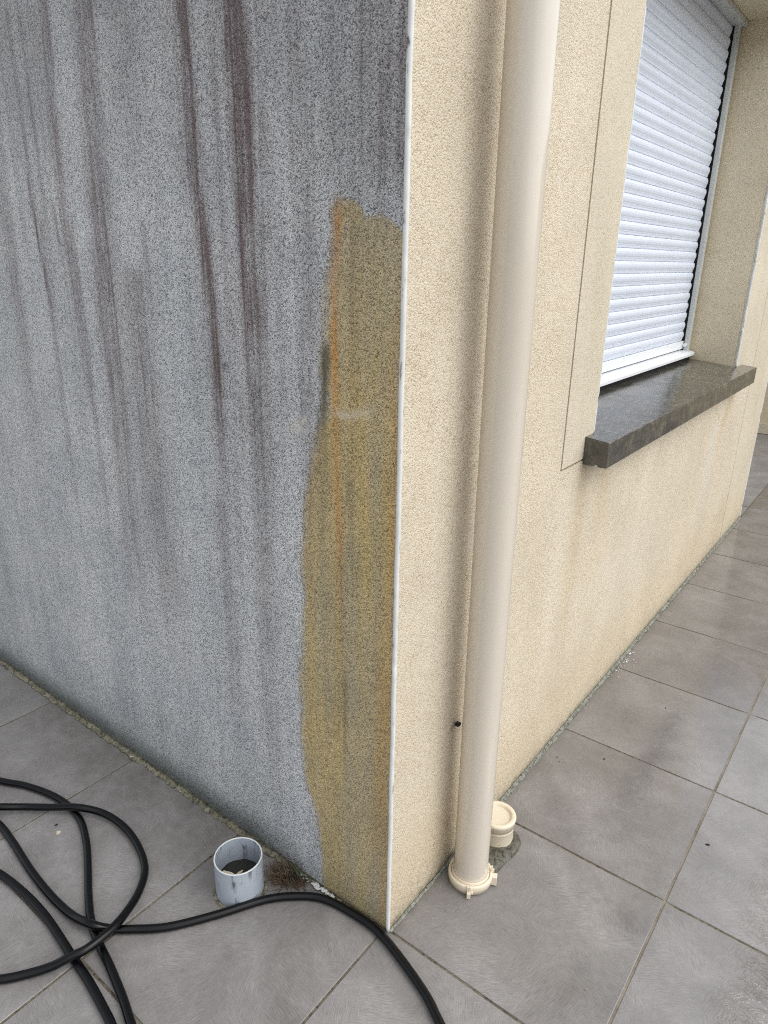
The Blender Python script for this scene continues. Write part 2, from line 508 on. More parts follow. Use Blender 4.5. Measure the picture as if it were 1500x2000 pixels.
# ------------------------------------------------------------------ stains
def sstep(a, b, x):
    t = np.clip((x - a) / (b - a), 0, 1)
    return t * t * (3 - 2 * t)


def run(x, z, pts, w0, w1, soft=1.0):
    """a vertical run of dirt along the points (x, z) from the top down; width w0 at the top to w1 at the end"""
    zs = np.array([q[1] for q in pts])[::-1]; xs = np.array([q[0] for q in pts])[::-1]
    cx = np.interp(z, zs, xs)
    f = np.clip((z - zs[0]) / (zs[-1] - zs[0]), 0, 1)
    w = w1 + (w0 - w1) * f
    lat = np.exp(-((x - cx) / w) ** 2 * 1.3)
    return np.minimum(1.35 * lat, 1) * (0.35 + 0.65 * np.sqrt(f)) * sstep(zs[0] - 0.25, zs[0] + 0.05, z) * sstep(zs[-1] + .02, zs[-1] - .02, z)


def grey_stain(x, z):
    # wobble so that no run is ruler-straight
    wob = 0.0025 * np.sin(z * 7 + x * 23) + 0.0015 * np.sin(z * 19 + x * 41)
    xx = x + wob
    P = np.zeros_like(x)
    A = [(-.478, 2.4), (-.478, 1.781), (-.48, 1.629), (-.48, 1.506), (-.465, 1.42), (-.458, 1.283), (-.451, 1.127), (-.449, .98)]
    B = [(-.360, 2.4), (-.357, 1.761), (-.345, 1.616), (-.341, 1.5), (-.344, 1.419), (-.34, 1.289), (-.339, 1.141), (-.341, .93)]
    P = np.maximum(P, 1.15 * run(xx, z, A, .024, .019)); P = np.maximum(P, .5 * run(xx, z, A, .050, .035))
    P = np.maximum(P, 1.2 * run(xx, z, B, .036, .024)); P = np.maximum(P, .55 * run(xx, z, B, .065, .04))
    P = np.maximum(P, .45 * run(xx, z, [(-.41, 2.4), (-.405, 1.7), (-.40, 1.3), (-.39, 1.0)], .014, .02))
    P = np.maximum(P, .62 * run(xx, z, [(-.905, 2.4), (-.915, 1.8), (-.929, 1.673), (-.933, 1.423), (-.93, 1.15)], .03, .02))
    P = np.maximum(P, .62 * run(xx, z, [(-.77, 2.4), (-.771, 1.804), (-.789, 1.568), (-.803, 1.371), (-.81, 1.095), (-.82, .63)], .042, .05))
    P = np.maximum(P, .40 * run(xx, z, [(-.70, 1.35), (-.70, 1.2), (-.69, .85), (-.68, .55)], .05, .06))
    P = np.maximum(P, .45 * run(xx, z, [(-1.008, 2.4), (-1.008, 1.73), (-1.02, 1.45), (-1.05, 1.1)], .018, .012))
    P = np.maximum(P, .85 * run(xx, z, [(-1.076, 1.54), (-1.06, 1.368), (-1.041, 1.20)], .006, .005))
    P = np.maximum(P, .9 * run(xx, z, [(-.976, 1.48), (-.974, 1.42), (-.968, 1.36)], .007, .005))
    P = np.maximum(P, .42 * run(xx, z, [(-1.17, 2.2), (-1.19, 1.6), (-1.22, 1.0)], .03, .04))
    P = np.maximum(P, .40 * run(xx, z, [(-1.42, 2.2), (-1.45, 1.5), (-1.47, .9)], .04, .05))
    P = np.maximum(P, .42 * run(xx, z, [(-.22, 2.4), (-.22, 1.75), (-.215, 1.45), (-.21, 1.05)], .03, .02))
    P = np.maximum(P, .35 * run(xx, z, [(-.30, 2.4), (-.29, 1.6), (-.28, 1.3)], .02, .02))
    P = np.maximum(P, .35 * run(xx, z, [(-.46, .9), (-.46, .7), (-.45, .35)], .02, .03))
    P = np.maximum(P, .30 * run(xx, z, [(-.34, .85), (-.34, .6), (-.335, .25)], .03, .03))
    P = np.maximum(P, .42 * sstep(-.24, -.03, x) * sstep(1.34, 1.56, z))
    P = np.maximum(P, .34 * sstep(1.35, 1.85, z) * (.6 + .4 * np.sin(x * 31) * np.sin(x * 13 + 1)))
    for q in range(24):                                       # thin secondary runs between the main ones
        rq = random.Random(100 + q)
        x0 = -2.1 + 2.05 * rq.random(); zt_ = rq.uniform(1.25, 2.3); ln_ = rq.uniform(.30, .75)
        P = np.maximum(P, rq.uniform(.22, .5) * run(xx, z, [(x0, zt_), (x0 - .005, zt_ - ln_ * .5), (x0 - .008, zt_ - ln_)], rq.uniform(.007, .016), rq.uniform(.007, .014)))
    # grime: small black runs, plus darker bands along the floor
    G = .80 * (1 - sstep(.0, .11, z)) + .30 * (1 - sstep(.02, .34, z))
    G = G * (0.35 + 0.65 * sstep(-.25, -.45, x))
    G = np.maximum(G, 1.3 * run(x, z, [(-.161, 1.235), (-.164, 1.18), (-.168, 1.09)], .009, .008))
    G = np.maximum(G, .5 * run(x, z, [(-.170, 1.15), (-.178, 1.08), (-.18, 1.0)], .010, .012))
    G = np.maximum(G, .55 * run(x, z, [(-.108, 1.02), (-.108, .97), (-.106, .90)], .006, .005))
    G = np.maximum(G, .55 * run(x, z, [(-.12, .60), (-.12, .55), (-.122, .42)], .004, .004))
    G = np.maximum(G, .45 * sstep(-1.0, -2.2, x) * (1 - sstep(.1, .9, z)))  # overall darker towards the lower left
    G = np.maximum(G, .95 * np.exp(-(((x + .423) / .006) ** 2 + ((z - 1.175) / .007) ** 2)))
    G = np.maximum(G, .42 * sstep(-.34, -.03, x) * sstep(1.34, 1.60, z) * (.75 + .25 * np.sin(x * 57) * np.sin(x * 23 + 2)))
    G = np.maximum(G, .22 * sstep(1.45, 1.9, z))
    # ochre field: left limit and top limit as functions of z and x
    zl = np.array([-.1, .054, .165, .252, .381, .512, .639, .757, .867, .942, 1.006, 1.057, 1.123, 1.213, 1.265, 1.331, 1.394, 1.455])
    xl = np.array([-.18, -.187, -.2, -.224, -.244, -.243, -.236, -.229, -.228, -.219, -.204, -.19, -.183, -.178, -.174, -.165, -.155, -.148])
    left = x - np.interp(z, zl, xl)
    xt = np.array([-.30, -.155, -.148, -.127, -.101, -.086, -.076, -.051, -.026, -.005, .05])
    zt = np.array([1.40, 1.44, 1.455, 1.463, 1.461, 1.45, 1.434, 1.440, 1.431, 1.413, 1.37])
    top = np.interp(x, xt, zt) - z
    softl = 0.030 + 0.035 * sstep(1.0, 1.15, z)
    left = left - .012 * sstep(1.0, 1.15, z) + .006 * np.sin(z * 37) * np.sin(z * 11 + 2)
    O = np.minimum(np.clip(.5 + left / softl * .5, 0, 1), np.clip(.5 + top / .014 * .5, 0, 1))
    R_ = run(x + .4 * wob, z, [(-.130, 1.46), (-.138, 1.379), (-.145, 1.267), (-.141, 1.129), (-.136, .941), (-.131, .75)], .0095, .008)
    R_ = np.maximum(R_, .38 * np.exp(-((x + .026 + .5 * wob) / .020) ** 2) * sstep(.82, .6, z) * sstep(.12, .25, z))
    R_ = np.maximum(R_, .35 * np.exp(-((x + .012) / .014) ** 2) * sstep(1.4, 1.2, z))
    # pale scuffs rubbed across the ochre field: stored as negative grime
    sc = np.exp(-(((z - 1.128 - .10 * (x + .1) - .004 * np.sin(x * 70)) / .007) ** 2)) * sstep(-.165, -.14, x) * sstep(-.045, -.07, x)
    sc = np.maximum(sc, .7 * np.exp(-(((x + .235) / .03) ** 2 + ((z - 1.085 - .5 * (x + .235)) / .014) ** 2)))
    G = np.where(sc > G, -sc, G)
    return O, P, G, R_


def grid_panel(u0, u1, v0, v1, step):
    nu = max(1, int(math.ceil((u1 - u0) / step))); nv = max(1, int(math.ceil((v1 - v0) / step)))
    return np.linspace(u0, u1, nu + 1), np.linspace(v0, v1, nv + 1)


# ------------------------------------------------------------------ the house
H = 2.75
OPEN = (0.87, 2.50, 2.27)              # window opening: y0, y1, top
WALL_END = 3.37
DEP = 0.215
house = empty('house', (0, 0, 0), 'rendered house corner with stained grey side and cream side with a shuttered window', 'house')

# grey side: one fine grid carrying the stain map
us, vs = grid_panel(-2.4, -0.004, 0.0, 2.1, 0.009)
U, V = np.meshgrid(us, vs)
verts = np.stack([U.ravel(), np.zeros(U.size), V.ravel()], 1)
nu = len(us)
faces = [(j * nu + i, j * nu + i + 1, (j + 1) * nu + i + 1, (j + 1) * nu + i) for j in range(len(vs) - 1) for i in range(nu - 1)]
base = len(verts)
vv = verts.tolist()
extra = [(-4.5, 0, 0), (-2.4, 0, 0), (-2.4, 0, H), (-4.5, 0, H), (-2.4, 0, 2.1), (-.004, 0, 2.1), (-.004, 0, H)]
vv += [list(e) for e in extra]
faces += [(base, base + 1, base + 2, base + 3), (base + 4, base + 5, base + 6, base + 2)]
gw = py_obj('grey_wall', vv, faces, M['grey'], house)
O_, P_, G_, R_ = grey_stain(U.ravel(), V.ravel())
att = gw.data.color_attributes.new('stain', 'FLOAT_COLOR', 'POINT')
buf = np.zeros((len(vv), 4), dtype=np.float32)
buf[:base, 0], buf[:base, 1], buf[:base, 2], buf[:base, 3] = O_, P_, G_, R_
att.data.foreach_set('color', buf.ravel())

# cream side


def cream_stain(y, z):
    warm = np.zeros_like(y); pale = np.zeros_like(y); gr = np.zeros_like(y)
    warm += .36 * run(y, z, [(.83, .89), (.84, .80), (.83, .62), (.80, .40)], .035, .05)
    warm += .30 * np.exp(-((z - .10 - .02 * np.sin(y * 9)) / .13) ** 2)
    warm += .30 * run(y, z, [(.96, .90), (1.0, .78), (1.02, .62)], .06, .08)
    warm += .50 * run(y, z, [(2.52, .90), (2.50, .80), (2.42, .66)], .05, .05)
    pale += .75 * run(y, z, [(2.30, .74), (2.30, .6), (2.32, .35)], .05, .08)
    pale += .45 * run(y, z, [(2.05, .76), (2.05, .62), (2.05, .42)], .025, .03)
    pale += .40 * run(y, z, [(.33, .95), (.33, .7), (.34, .40)], .05, .05)
    pale += .35 * np.exp(-(((y - 1.35) / .28) ** 2 + ((z - .42) / .16) ** 2))
    pale += .30 * run(y, z, [(2.75, .90), (2.75, .6), (2.75, .3)], .12, .10)
    gr += .75 * (1 - sstep(.0, .035, z)) + .25 * (1 - sstep(.02, .10, z))
    gr += .40 * np.exp(-((y - .24) / .035) ** 2) * (1 - sstep(.05, .38, z))  # darker strip on the wall by the pipe foot
    gr += .8 * np.exp(-(((y - .232) / .010) ** 2 + ((z - .41) / .012) ** 2))
    gr += .35 * run(y, z, [(.225, .41), (.224, .36), (.222, .28)], .008, .01)
    return np.clip(warm, 0, 1), np.clip(pale, 0, 1), np.clip(gr, 0, 1), np.zeros_like(y)


panels = [  # y0, y1, z0, z1, material slot
    (0.004, 0.674, 0.0, H, 0),
    (0.674, 2.887, 0.0, 0.888, 0),
    (0.682, OPEN[0], 0.894, H, 1),
    (OPEN[1], 2.887, 0.888, H, 1),
    (2.893, WALL_END, 0.0, H, 1),
    (OPEN[0], OPEN[1], OPEN[2], H, 1),
]
vv, ff, mi, st = [], [], [], []
for y0, y1, z0, z1, slot in panels:
    ys, zs = grid_panel(y0, y1, z0, min(z1, 2.2) if z0 < 2 else z1, 0.014)
    Y, Z = np.meshgrid(ys, zs)
    b = len(vv); n = len(ys)
    pts = np.stack([np.zeros(Y.size), Y.ravel(), Z.ravel()], 1).tolist()
    vv += pts
    s = np.stack(cream_stain(Y.ravel(), Z.ravel()), 1)
    st.append(s)
    for j in range(len(zs) - 1):
        for i in range(n - 1):
            ff.append((b + j * n + i, b + j * n + i + 1, b + (j + 1) * n + i + 1, b + (j + 1) * n + i)); mi.append(slot)
    # edges of the panel turn 12 mm inwards, so the joints between panels are real grooves
    lim = [(0, y0, z0), (0, y1, z0), (0, y1, zs[-1]), (0, y0, zs[-1])]
    b = len(vv)
    vv += [list(q) for q in lim] + [[-.012, q[1], q[2]] for q in lim]
    st.append(np.zeros((8, 4)))
    for k in range(4):
        ff.append((b + k, b + 4 + k, b + 4 + (k + 1) % 4, b + (k + 1) % 4)); mi.append(slot)
    if z0 < 2:
        b = len(vv)
        vv += [[0, y0, 2.2], [0, y1, 2.2], [0, y1, H], [0, y0, H]]
        st.append(np.zeros((4, 4))); ff.append((b, b + 1, b + 2, b + 3)); mi.append(slot)
cw = py_obj('cream_wall', vv, ff, [M['cream'], M['band']], house)
cw.data.polygons.foreach_set('material_index', mi)
att = cw.data.color_attributes.new('stain', 'FLOAT_COLOR', 'POINT')
att.data.foreach_set('color', np.concatenate(st).astype(np.float32).ravel())

# back of the grooves, far end of the wall, roof slab
for gy0, gy1, gz0, gz1 in ((.672, .688, .0, H - .01), (.689, OPEN[0] - .01, .884, .90), (2.880, 2.900, .0, H - .01)):
    bm = bmesh.new()
    add_box(bm, -.06, -.0045, gy0, gy1, gz0, gz1)
    bm_obj('render_groove', bm, M['groove'], house)
bm = bmesh.new()
add_box(bm, -4.5, -.013, WALL_END - .25, WALL_END, 0, H)
bm_obj('end_wall', bm, M['band'], house)
bm = bmesh.new()
add_box(bm, -4.6, 0.02, -.02, WALL_END + .02, H + .002, H + .2)
bm_obj('roof_edge', bm, M['whitealu'], house)

# window niche
win = bpy.data.objects.new('window', None)
col.objects.link(win); win.parent = house
bm = bmesh.new()
y0, y1, zt = OPEN
def quad(bm, *p):
    bm.faces.new([bm.verts.new(q) for q in p])
def sub_quad(bm, a, b, c, d, n=1):
    quad(bm, a, b, c, d)
sub_quad(bm, (-.0125, y1, .93), (-.32, y1, .93), (-.32, y1, zt), (-.0125, y1, zt))
sub_quad(bm, (-.0125, y0, .93), (-.32, y0, .93), (-.32, y0, zt), (-.0125, y0, zt))
sub_quad(bm, (-.0125, y0, zt), (-.0125, y1, zt), (-.32, y1, zt), (-.32, y0, zt))
me = bpy.data.meshes.new('reveal'); bm.to_mesh(me); bm.free()
reveal = link_mesh('reveal', me, M['reveal'], win)

# roller shutter curtain: one slatted curtain
PITCH = 0.0412
Z_RAIL = 1.052
prof = [(-.0058, .0), (-.0030, .0014), (-.0022, .0060), (-.0024, .0066), (-.0008, .0110), (-.0011, .0116),
        (.0012, .0170), (.0026, .0235), (.0024, .0300), (.0006, .0360), (-.0024, .0396), (-.0055, .0409)]
vv, ff = [], []
SX = -DEP - .012
ns = int((2.36 - Z_RAIL) / PITCH) + 1
ya, yb = y0 + .03, y1 - .050
K = 5
for s in range(ns):
    zb = Z_RAIL + s * PITCH
    # cross-sections along y; the last few round the slat's end off
    secs = [(ya, 1.0)] + [(yb - .012 * math.cos(a), math.sqrt(max(0, 1 - math.sin(a) ** 2))) for a in (0, .35, .7, 1.0, 1.3)] 
    b = len(vv); n = len(prof)
    for yy, k in secs:
        k = max(k, .45)
        for px, pz in prof:
            mid = PITCH / 2
            vv.append((SX + (px if px < 0 else px * k) - (1 - k) * .004, yy + (1 - k) * .003, zb + mid + (pz - mid) * (0.55 + 0.45 * k)))
    for q in range(len(secs) - 1):
        for i in range(n - 1):
            ff.append((b + q * n + i, b + (q + 1) * n + i, b + (q + 1) * n + i + 1, b + q * n + i + 1))
curt = py_obj('roller_shutter', vv, ff, M['shutter'], win, smooth=False)
bm = bmesh.new()
add_box(bm, SX - .03, SX - .016, y0 + .002, y1 - .002, 1.0, zt + .04)  # black sheet painted as the dark behind the slats
bm_obj('shade_backing', bm, M['gap'], win)
bm = bmesh.new()
add_box(bm, SX - .008, SX + .003, ya, yb + .004, 1.0165, Z_RAIL - .001, .0015)
bm_obj('bottom_rail', bm, M['whitealu'], win)
bm = bmesh.new()
add_box(bm, SX + .0050, -DEP + .012, y1 - .042, y1 - .014, 1.0, zt - .001, .001)
add_box(bm, SX - .015, -DEP + .004, y1 - .013, y1 - .003, 1.0, zt - .001, .001)
bm_obj('guide_rail', bm, M['guide'], win)
bm = bmesh.new()
add_box(bm, SX - .0155, SX + .0048, y1 - .0412, y1 - .0145, 1.0, zt - .002)  # black box puts the shade of the guide slot into colour
bm_obj('slot_shade_fill', bm, M['gap'], win)
bm = bmesh.new()
add_box(bm, SX - .015, -DEP + .012, y0 + .004, y0 + .034, 1.0, zt - .001, .001)
bm_obj('guide_rail', bm, M['guide'], win)
bm = bmesh.new()
add_extrude(bm, [(SX - .02, 1.012), (-DEP + .02, 1.008), (-.181, 1.003), (-.178, 1.000), (-.1785, .990), (-.181, .990), (-.183, .998), (SX - .02, 1.002)], 'y', y0 + .001, y1 - .012)
bm_obj('sill_flashing', bm, M['whitealu'], win)
bm = bmesh.new()
add_box(bm, SX - .02, -DEP + .016, y0 + .004, y1 - .004, .94, 1.001)  # black box stands for the shadow under the flashing
bm_obj('shade_backing', bm, M['gap'], win)
bm = bmesh.new()
add_box(bm, SX - .01, -DEP + .03, y0 + .004, y1 - .004, zt - .022, zt - .002, .002)
bm_obj('head_rail', bm, M['guide'], win)
# end stop
bm = bmesh.new()
add_tube(bm, [Vector((SX + .012, yb - .012, 1.034)), Vector((SX + .012, yb + .018, 1.034))], .0075, 20)
add_tube(bm, [Vector((SX + .0125, yb + .012, 1.034)), Vector((SX + .0125, yb + .034, 1.034))], .0055, 16)
add_tube(bm, [Vector((SX - .005, yb - .002, 1.034)), Vector((SX + .012, yb - .002, 1.034))], .004, 12)
bm_obj('shutter_stop', bm, M['whitealu'], win, smooth=False)

# slate sill with a drip groove
def ztop(x): return .9470 + (.0643 - x) * .095
bm = bmesh.new()
arc = [(.036 + .0055 * math.cos(a), .8795 + .0055 * math.sin(a)) for a in (0, .6, 1.2, math.pi / 2, 1.95, 2.5, math.pi)]
prof = [(.0645, .8795)] + arc + [(.001, .8795), (.001, ztop(.001) - .0), (.0630, ztop(.063)), (.0645, ztop(.0645) - .0015)]
rings = add_extrude(bm, prof, 'y', .8135, 2.604, steps=120)
prof2 = [(.001, .886), (.001, ztop(.001)), (-DEP - .03, ztop(-DEP - .03)), (-DEP - .03, .886)]
add_extrude(bm, prof2, 'y', y0 + .0008, y1 - .0008, steps=110)
for v in bm.verts:
    nz = noise.noise(v.co * 45) * .0010
    if v.co.x > .06 or v.co.z < .89 and v.co.x > .002: v.co.x += nz; v.co.z += nz * .8
sill = bm_obj('window_sill', bm, M['slate'], house)
sill['label'] = 'dark wet slate window sill with lichen smears'
co = np.array([v.co[:] for v in sill.data.vertices])
lm = np.clip(sstep(-.17, .03, co[:, 0]) * .6 + .5 * np.exp(-((co[:, 1] - 2.25) / .35) ** 2) + .25 * np.exp(-((co[:, 1] - 1.2) / .3) ** 2), 0, 1)
lm = np.where(co[:, 2] < .9, lm * .6, lm)
att = sill.data.color_attributes.new('stain', 'FLOAT_COLOR', 'POINT')
buf = np.zeros((len(co), 4), dtype=np.float32); buf[:, 0] = lm
att.data.foreach_set('color', buf.ravel())

# corner beads
def bead(name, cx, cy, z0, z1, r, rot, parent, extra=None):
    bm = bmesh.new()
    pr = [(cx + r * math.cos(a), cy + r * math.sin(a)) for a in [2 * math.pi * i / 14 for i in range(14)]]
    rings = add_extrude(bm, pr, 'z', z0, z1, steps=int((z1 - z0) / .01))
    for v in bm.verts:
        v.co.x += noise.noise(Vector((0, 0, v.co.z * 9))) * .0012
        v.co.y += noise.noise(Vector((5, 0, v.co.z * 9))) * .0012
        nick = max(0.0, noise.noise(Vector((cy * 7, 2, v.co.z * 38))) - .30) * .010      # knocks along the edge
        v.co.x -= nick * .8; v.co.y += nick * (.8 if cy < .5 or cy > 2 else -.8)
    return bm_obj(name, bm, M['bead'], parent, smooth=True)
bead('corner_bead', -.0015, .0015, .004, H, .0046, 0, house)
bead('corner_bead', -.0012, y0 - .0005, ztop(0) + .001, zt, .0028, 0, win)
bead('corner_bead', -.0015, y1 + .0010, ztop(0) + .001, zt, .0045, 0, win)
bead('corner_bead', -.0015, WALL_END - .002, .004, H, .004, 0, house)


# mortar fillets at the foot of the walls
def fillet(name, along, a, b, side, wfun, hfun, mat, step=.004):
    n = int((b - a) / step)
    vv, ff = [], []
    for i in range(n + 1):
        t = a + (b - a) * i / n
        j = lambda s, k=1.0: noise.noise(Vector((t * s, 3.1 * k, 1.7))) 
        w = wfun(t) * (1 + .35 * j(22) + .30 * j(70, 2))
        h = hfun(t) * (1 + .40 * j(26, 3) + .35 * j(80, 4))
        pr = [(-.002, h * 1.15), (.0015, h * 1.1 + .001 * j(160, 5)), (w * .35, h * .82 + .0014 * j(140, 6)), (w * .7, h * .5 + .0014 * j(150, 7)), (w, h * .18), (w + .0008, -.004)]
        for d, z in pr:
            vv.append((t, side * d, z) if along == 'x' else (side * d, t, z))
    m_ = 6
    for i in range(n):
        for k in range(m_ - 1):
            ff.append((i * m_ + k, i * m_ + k + 1, (i + 1) * m_ + k + 1, (i + 1) * m_ + k))
    o = py_obj(name, vv, ff, [mat, M['darkfillet']], house)
    o.data.polygons.foreach_set('material_index', [1 if (k % (m_ - 1)) in ((0, 1, 4) if along == 'x' else (0, 4)) else 0 for k in range(len(ff))])
    return o


def gw_w(t):
    if t > -.15: return .006
    if t > -.27: return .008
    if t > -.34: return .013
    return .016
def gw_h(t): return .006 if t > -.28 else .011
fillet('mortar_fillet', 'x', -4.5, -.004, -1, gw_w, gw_h, M['fillet'])
fillet('mortar_fillet', 'y', .004, WALL_END, 1, lambda t: .0105 if t > .3 else .0065, lambda t: .0065, M['fillet2'])

# ------------------------------------------------------------------ floor
S = .45
JW = .0054
OX, OY = .0009, .0075
vv, ff, mi, at = [], [], [], []
rng = random.Random(3)
Gx = range(-8, 14); Gy = range(-9, 15)
for ix in Gx:
    for iy in Gy:
        xa, xb = OX + ix * S, OX + (ix + 1) * S
        ya_, yb_ = OY + iy * S, OY + (iy + 1) * S
        if xb < .01 and ya_ > -.01: 
            if yb_ < WALL_END: continue          # under the house
        if iy < 0:                                # in front of the corner the joints are 14 mm further left
            if ix <= 0: xa -= .0142
            if ix < 0: xb -= .0142
        rv = rng.random(); dz = rng.uniform(-.0006, .0006)
        tx, ty = rng.uniform(-.0012, .0012), rng.uniform(-.0012, .0012)
        near = (-3 <= ix <= 5 and -3 <= iy <= 7)
        g = JW / 2; bv = .0012
        nx = 22 if near else 1
        xs = np.concatenate([[xa + g], np.linspace(xa + g + bv, xb - g - bv, nx + 1), [xb - g]])
        ys = np.concatenate([[ya_ + g], np.linspace(ya_ + g + bv, yb_ - g - bv, nx + 1), [yb_ - g]])
        b = len(vv); n = len(xs)
        for j, y in enumerate(ys):
            for i, x in enumerate(xs):
                e = i in (0, n - 1) or j in (0, len(ys) - 1)
                z = dz + tx * (x - xa) + ty * (y - ya_) - (.0009 if e else 0)
                if near: z += 0.0
                vv.append((x, y, z))
                # wetness: rain reaches the open side, the wall side stays drier
                d_w = x if y > 0 else (-y if x < 0 else min(x, 9))
                w = .50 + .50 * float(sstep(.30, .62, x)) - .30 * float(sstep(.55, .0, x)) 
                if y > .35: w += .62 * float(sstep(.35, 1.05, y))
                if x < 0: w = .16 + .35 * float(sstep(-.40, -.05, y)) * float(sstep(-.25, -.45, x))
                stn = 0.0
                stn = max(stn, .55 * math.exp(-((x + .60) / .035) ** 2 - ((y + .10) / .020) ** 2))
                if x < -.3 and y < 0: stn = max(stn, .30 * float(sstep(-.36, -.04, y)))
                stn = max(stn, .45 * math.exp(-((x + .66) / .02) ** 2 - ((y + .07) / .05) ** 2))
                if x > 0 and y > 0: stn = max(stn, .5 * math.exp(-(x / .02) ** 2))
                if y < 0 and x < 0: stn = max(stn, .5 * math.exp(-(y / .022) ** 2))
                at.append((rv, min(max(w, 0), 1), stn, 1))
        for j in range(len(ys) - 1):
            for i in range(n - 1):
                ff.append((b + j * n + i, b + j * n + i + 1, b + (j + 1) * n + i + 1, b + (j + 1) * n + i))
        # skirts down to the grout
        c = [(xa + g, ya_ + g), (xb - g, ya_ + g), (xb - g, yb_ - g), (xa + g, yb_ - g)]
        cz = [vv[b][2], vv[b + n - 1][2], vv[b + n * len(ys) - 1][2], vv[b + n * (len(ys) - 1)][2]]
        b2 = len(vv)
        vv += [(q[0], q[1], z_) for q, z_ in zip(c, cz)] + [(q[0], q[1], -.006) for q in c]
        at += [(rv, .3, .4, 1)] * 8
        for k in range(4):
            ff.append((b2 + k, b2 + 4 + k, b2 + 4 + (k + 1) % 4, b2 + (k + 1) % 4))
me = bpy.data.meshes.new('terrace_floor')
me.from_pydata(vv, [], ff); me.update()
floor = link_mesh('terrace_floor', me, M['tiles'])
tag(floor, 'wet grey square floor tiles with brown joints', None, None, 'structure')
att = me.color_attributes.new('tile', 'FLOAT_COLOR', 'POINT')
att.data.foreach_set('color', np.array(at, dtype=np.float32).ravel())

# bed of grout just under the tile faces
xs = np.arange(-3.6, 6.3, .018); ys = np.arange(-4.1, 6.8, .03)
vv = []
bm = bmesh.new()
add_box(bm, -3.7, 6.3, -4.1, 6.8, -.05, -.0022)
grout = bm_obj('grout_bed', bm, M['grout'])
tag(grout, 'brown grout showing in the joints between the tiles', None, None, 'structure')
bm = bmesh.new()
quad(bm, (-150, -150, -.052), (150, -150, -.052), (150, 150, -.052), (-150, 150, -.052))
gnd = bm_obj('ground', bm, M['earth'])
tag(gnd, None, None, None, 'structure')

# ------------------------------------------------------------------ neighbouring wall at the end of the terrace
bw = empty('boundary_wall', (1.5, 5.80, 0), 'tan rendered wall closing the far end of the terrace', 'wall')
bm = bmesh.new(); add_box(bm, -3.2, 6.2, 5.80, 6.0, 0, 2.4); bm_obj('wall_face', bm, M['reveal'], bw)
bm = bmesh.new(); add_box(bm, -3.2, 6.2, 5.785, 5.799, .004, .09, .002); bm_obj('skirting', bm, M['band'], bw)

# ------------------------------------------------------------------ downpipe
PX, PY = .0660, .2350
LEAN = (.001, -.0100)
dp = empty('downpipe', (PX, PY, 0), 'tall cream plastic rainwater pipe standing in front of the cream wall', 'drainpipe')
bm = bmesh.new()
add_lathe(bm, [(.040, .012), (.040, .8), (.040, 1.6), (.040, H - .05)], PX, PY, 96, LEAN)
bm_obj('pipe', bm, M['pipe'], dp, smooth=True)
bm = bmesh.new()
add_lathe(bm, [(.0402, .030), (.0432, .0315), (.0440, .029), (.0440, .0235), (.0446, .0235)], PX, PY, 96, LEAN)
bm_obj('inner_ring', bm, M['ivory'], dp, smooth=True)
bm = bmesh.new()
add_lathe(bm, [(.0448, .020), (.0458, .0265), (.0478, .0272), (.0508, .0262), (.0520, .0235), (.0522, .013), (.0510, .0112), (.0500, .003), (.044, .003)], PX, PY, 96, LEAN)
bm_obj('collar', bm, M['ivory'], dp, smooth=True)
for ang, kind in ((-62, 0), (24, 1)):
    bm = bmesh.new()
    if kind == 0:
        add_box(bm, .049, .0565, -.0055, -.0015, .004, .031, .0008)
        add_box(bm, .049, .0560, -.0008, .0035, .004, .0305, .0008)
        add_box(bm, .0535, .0610, -.0050, .0030, .002, .0165, .0008)
        add_box(bm, .050, .0548, .0040, .0085, .010, .0165, .0008)
    else:
        add_box(bm, .049, .0625, -.010, .0045, .003, .0265, .0012)
        add_box(bm, .047, .0510, .0055, .0110, .018, .0410, .0008)
        add_box(bm, .050, .0545, .0060, .0105, .012, .0330, .0008)
    bmesh.ops.rotate(bm, verts=bm.verts, cent=(0, 0, 0), matrix=Matrix.Rotation(R(ang), 3, 'Z'))
    bmesh.ops.translate(bm, verts=bm.verts, vec=(PX, PY, 0))
    bm_obj('clamp_lug', bm, M['ivory'], dp)

# ------------------------------------------------------------------ capped cleanout beside it
CX, CY = .0540, .3800
cl = empty('capped_pipe_stub', (CX, CY, 0), 'short cream capped pipe stub standing behind the foot of the downpipe', 'pipe stub')
bm = bmesh.new()
add_lathe(bm, [(.0425, .0), (.0425, .046), (.0432, .047), (.0432, .050), (.0425, .0505), (.0425, .0525)], CX, CY, 72)
bm_obj('pipe', bm, M['ivory'], cl, smooth=True)
bm = bmesh.new()
seg = 120
zs_ = [(.0440, .0530), (.0448, .0545), (.0450, .0680)]
rings = add_lathe(bm, [(.0425, .0528), (.0448, .0532), (.0450, .0680), (.0462, .0700), (.0466, .0740), (.0455, .0775), (.0430, .0788), (.0370, .0785), (.0345, .0770), (.0338, .0722), (.030, .0716), (.012, .0716)], CX, CY, seg)
for k in (1, 2):
    for i, v in enumerate(rings[k]):
        if i % 2: 
            d = Vector((v.co.x - CX, v.co.y - CY, 0)).normalized(); v.co -= d * .0011
bm.faces.new(rings[-1])
for f in bm.faces: f.smooth = True
me = bpy.data.meshes.new('screw_cap'); bmesh.ops.recalc_face_normals(bm, faces=bm.faces)
bm.to_mesh(me); bm.free()
link_mesh('screw_cap', me, M['ivory'], cl)
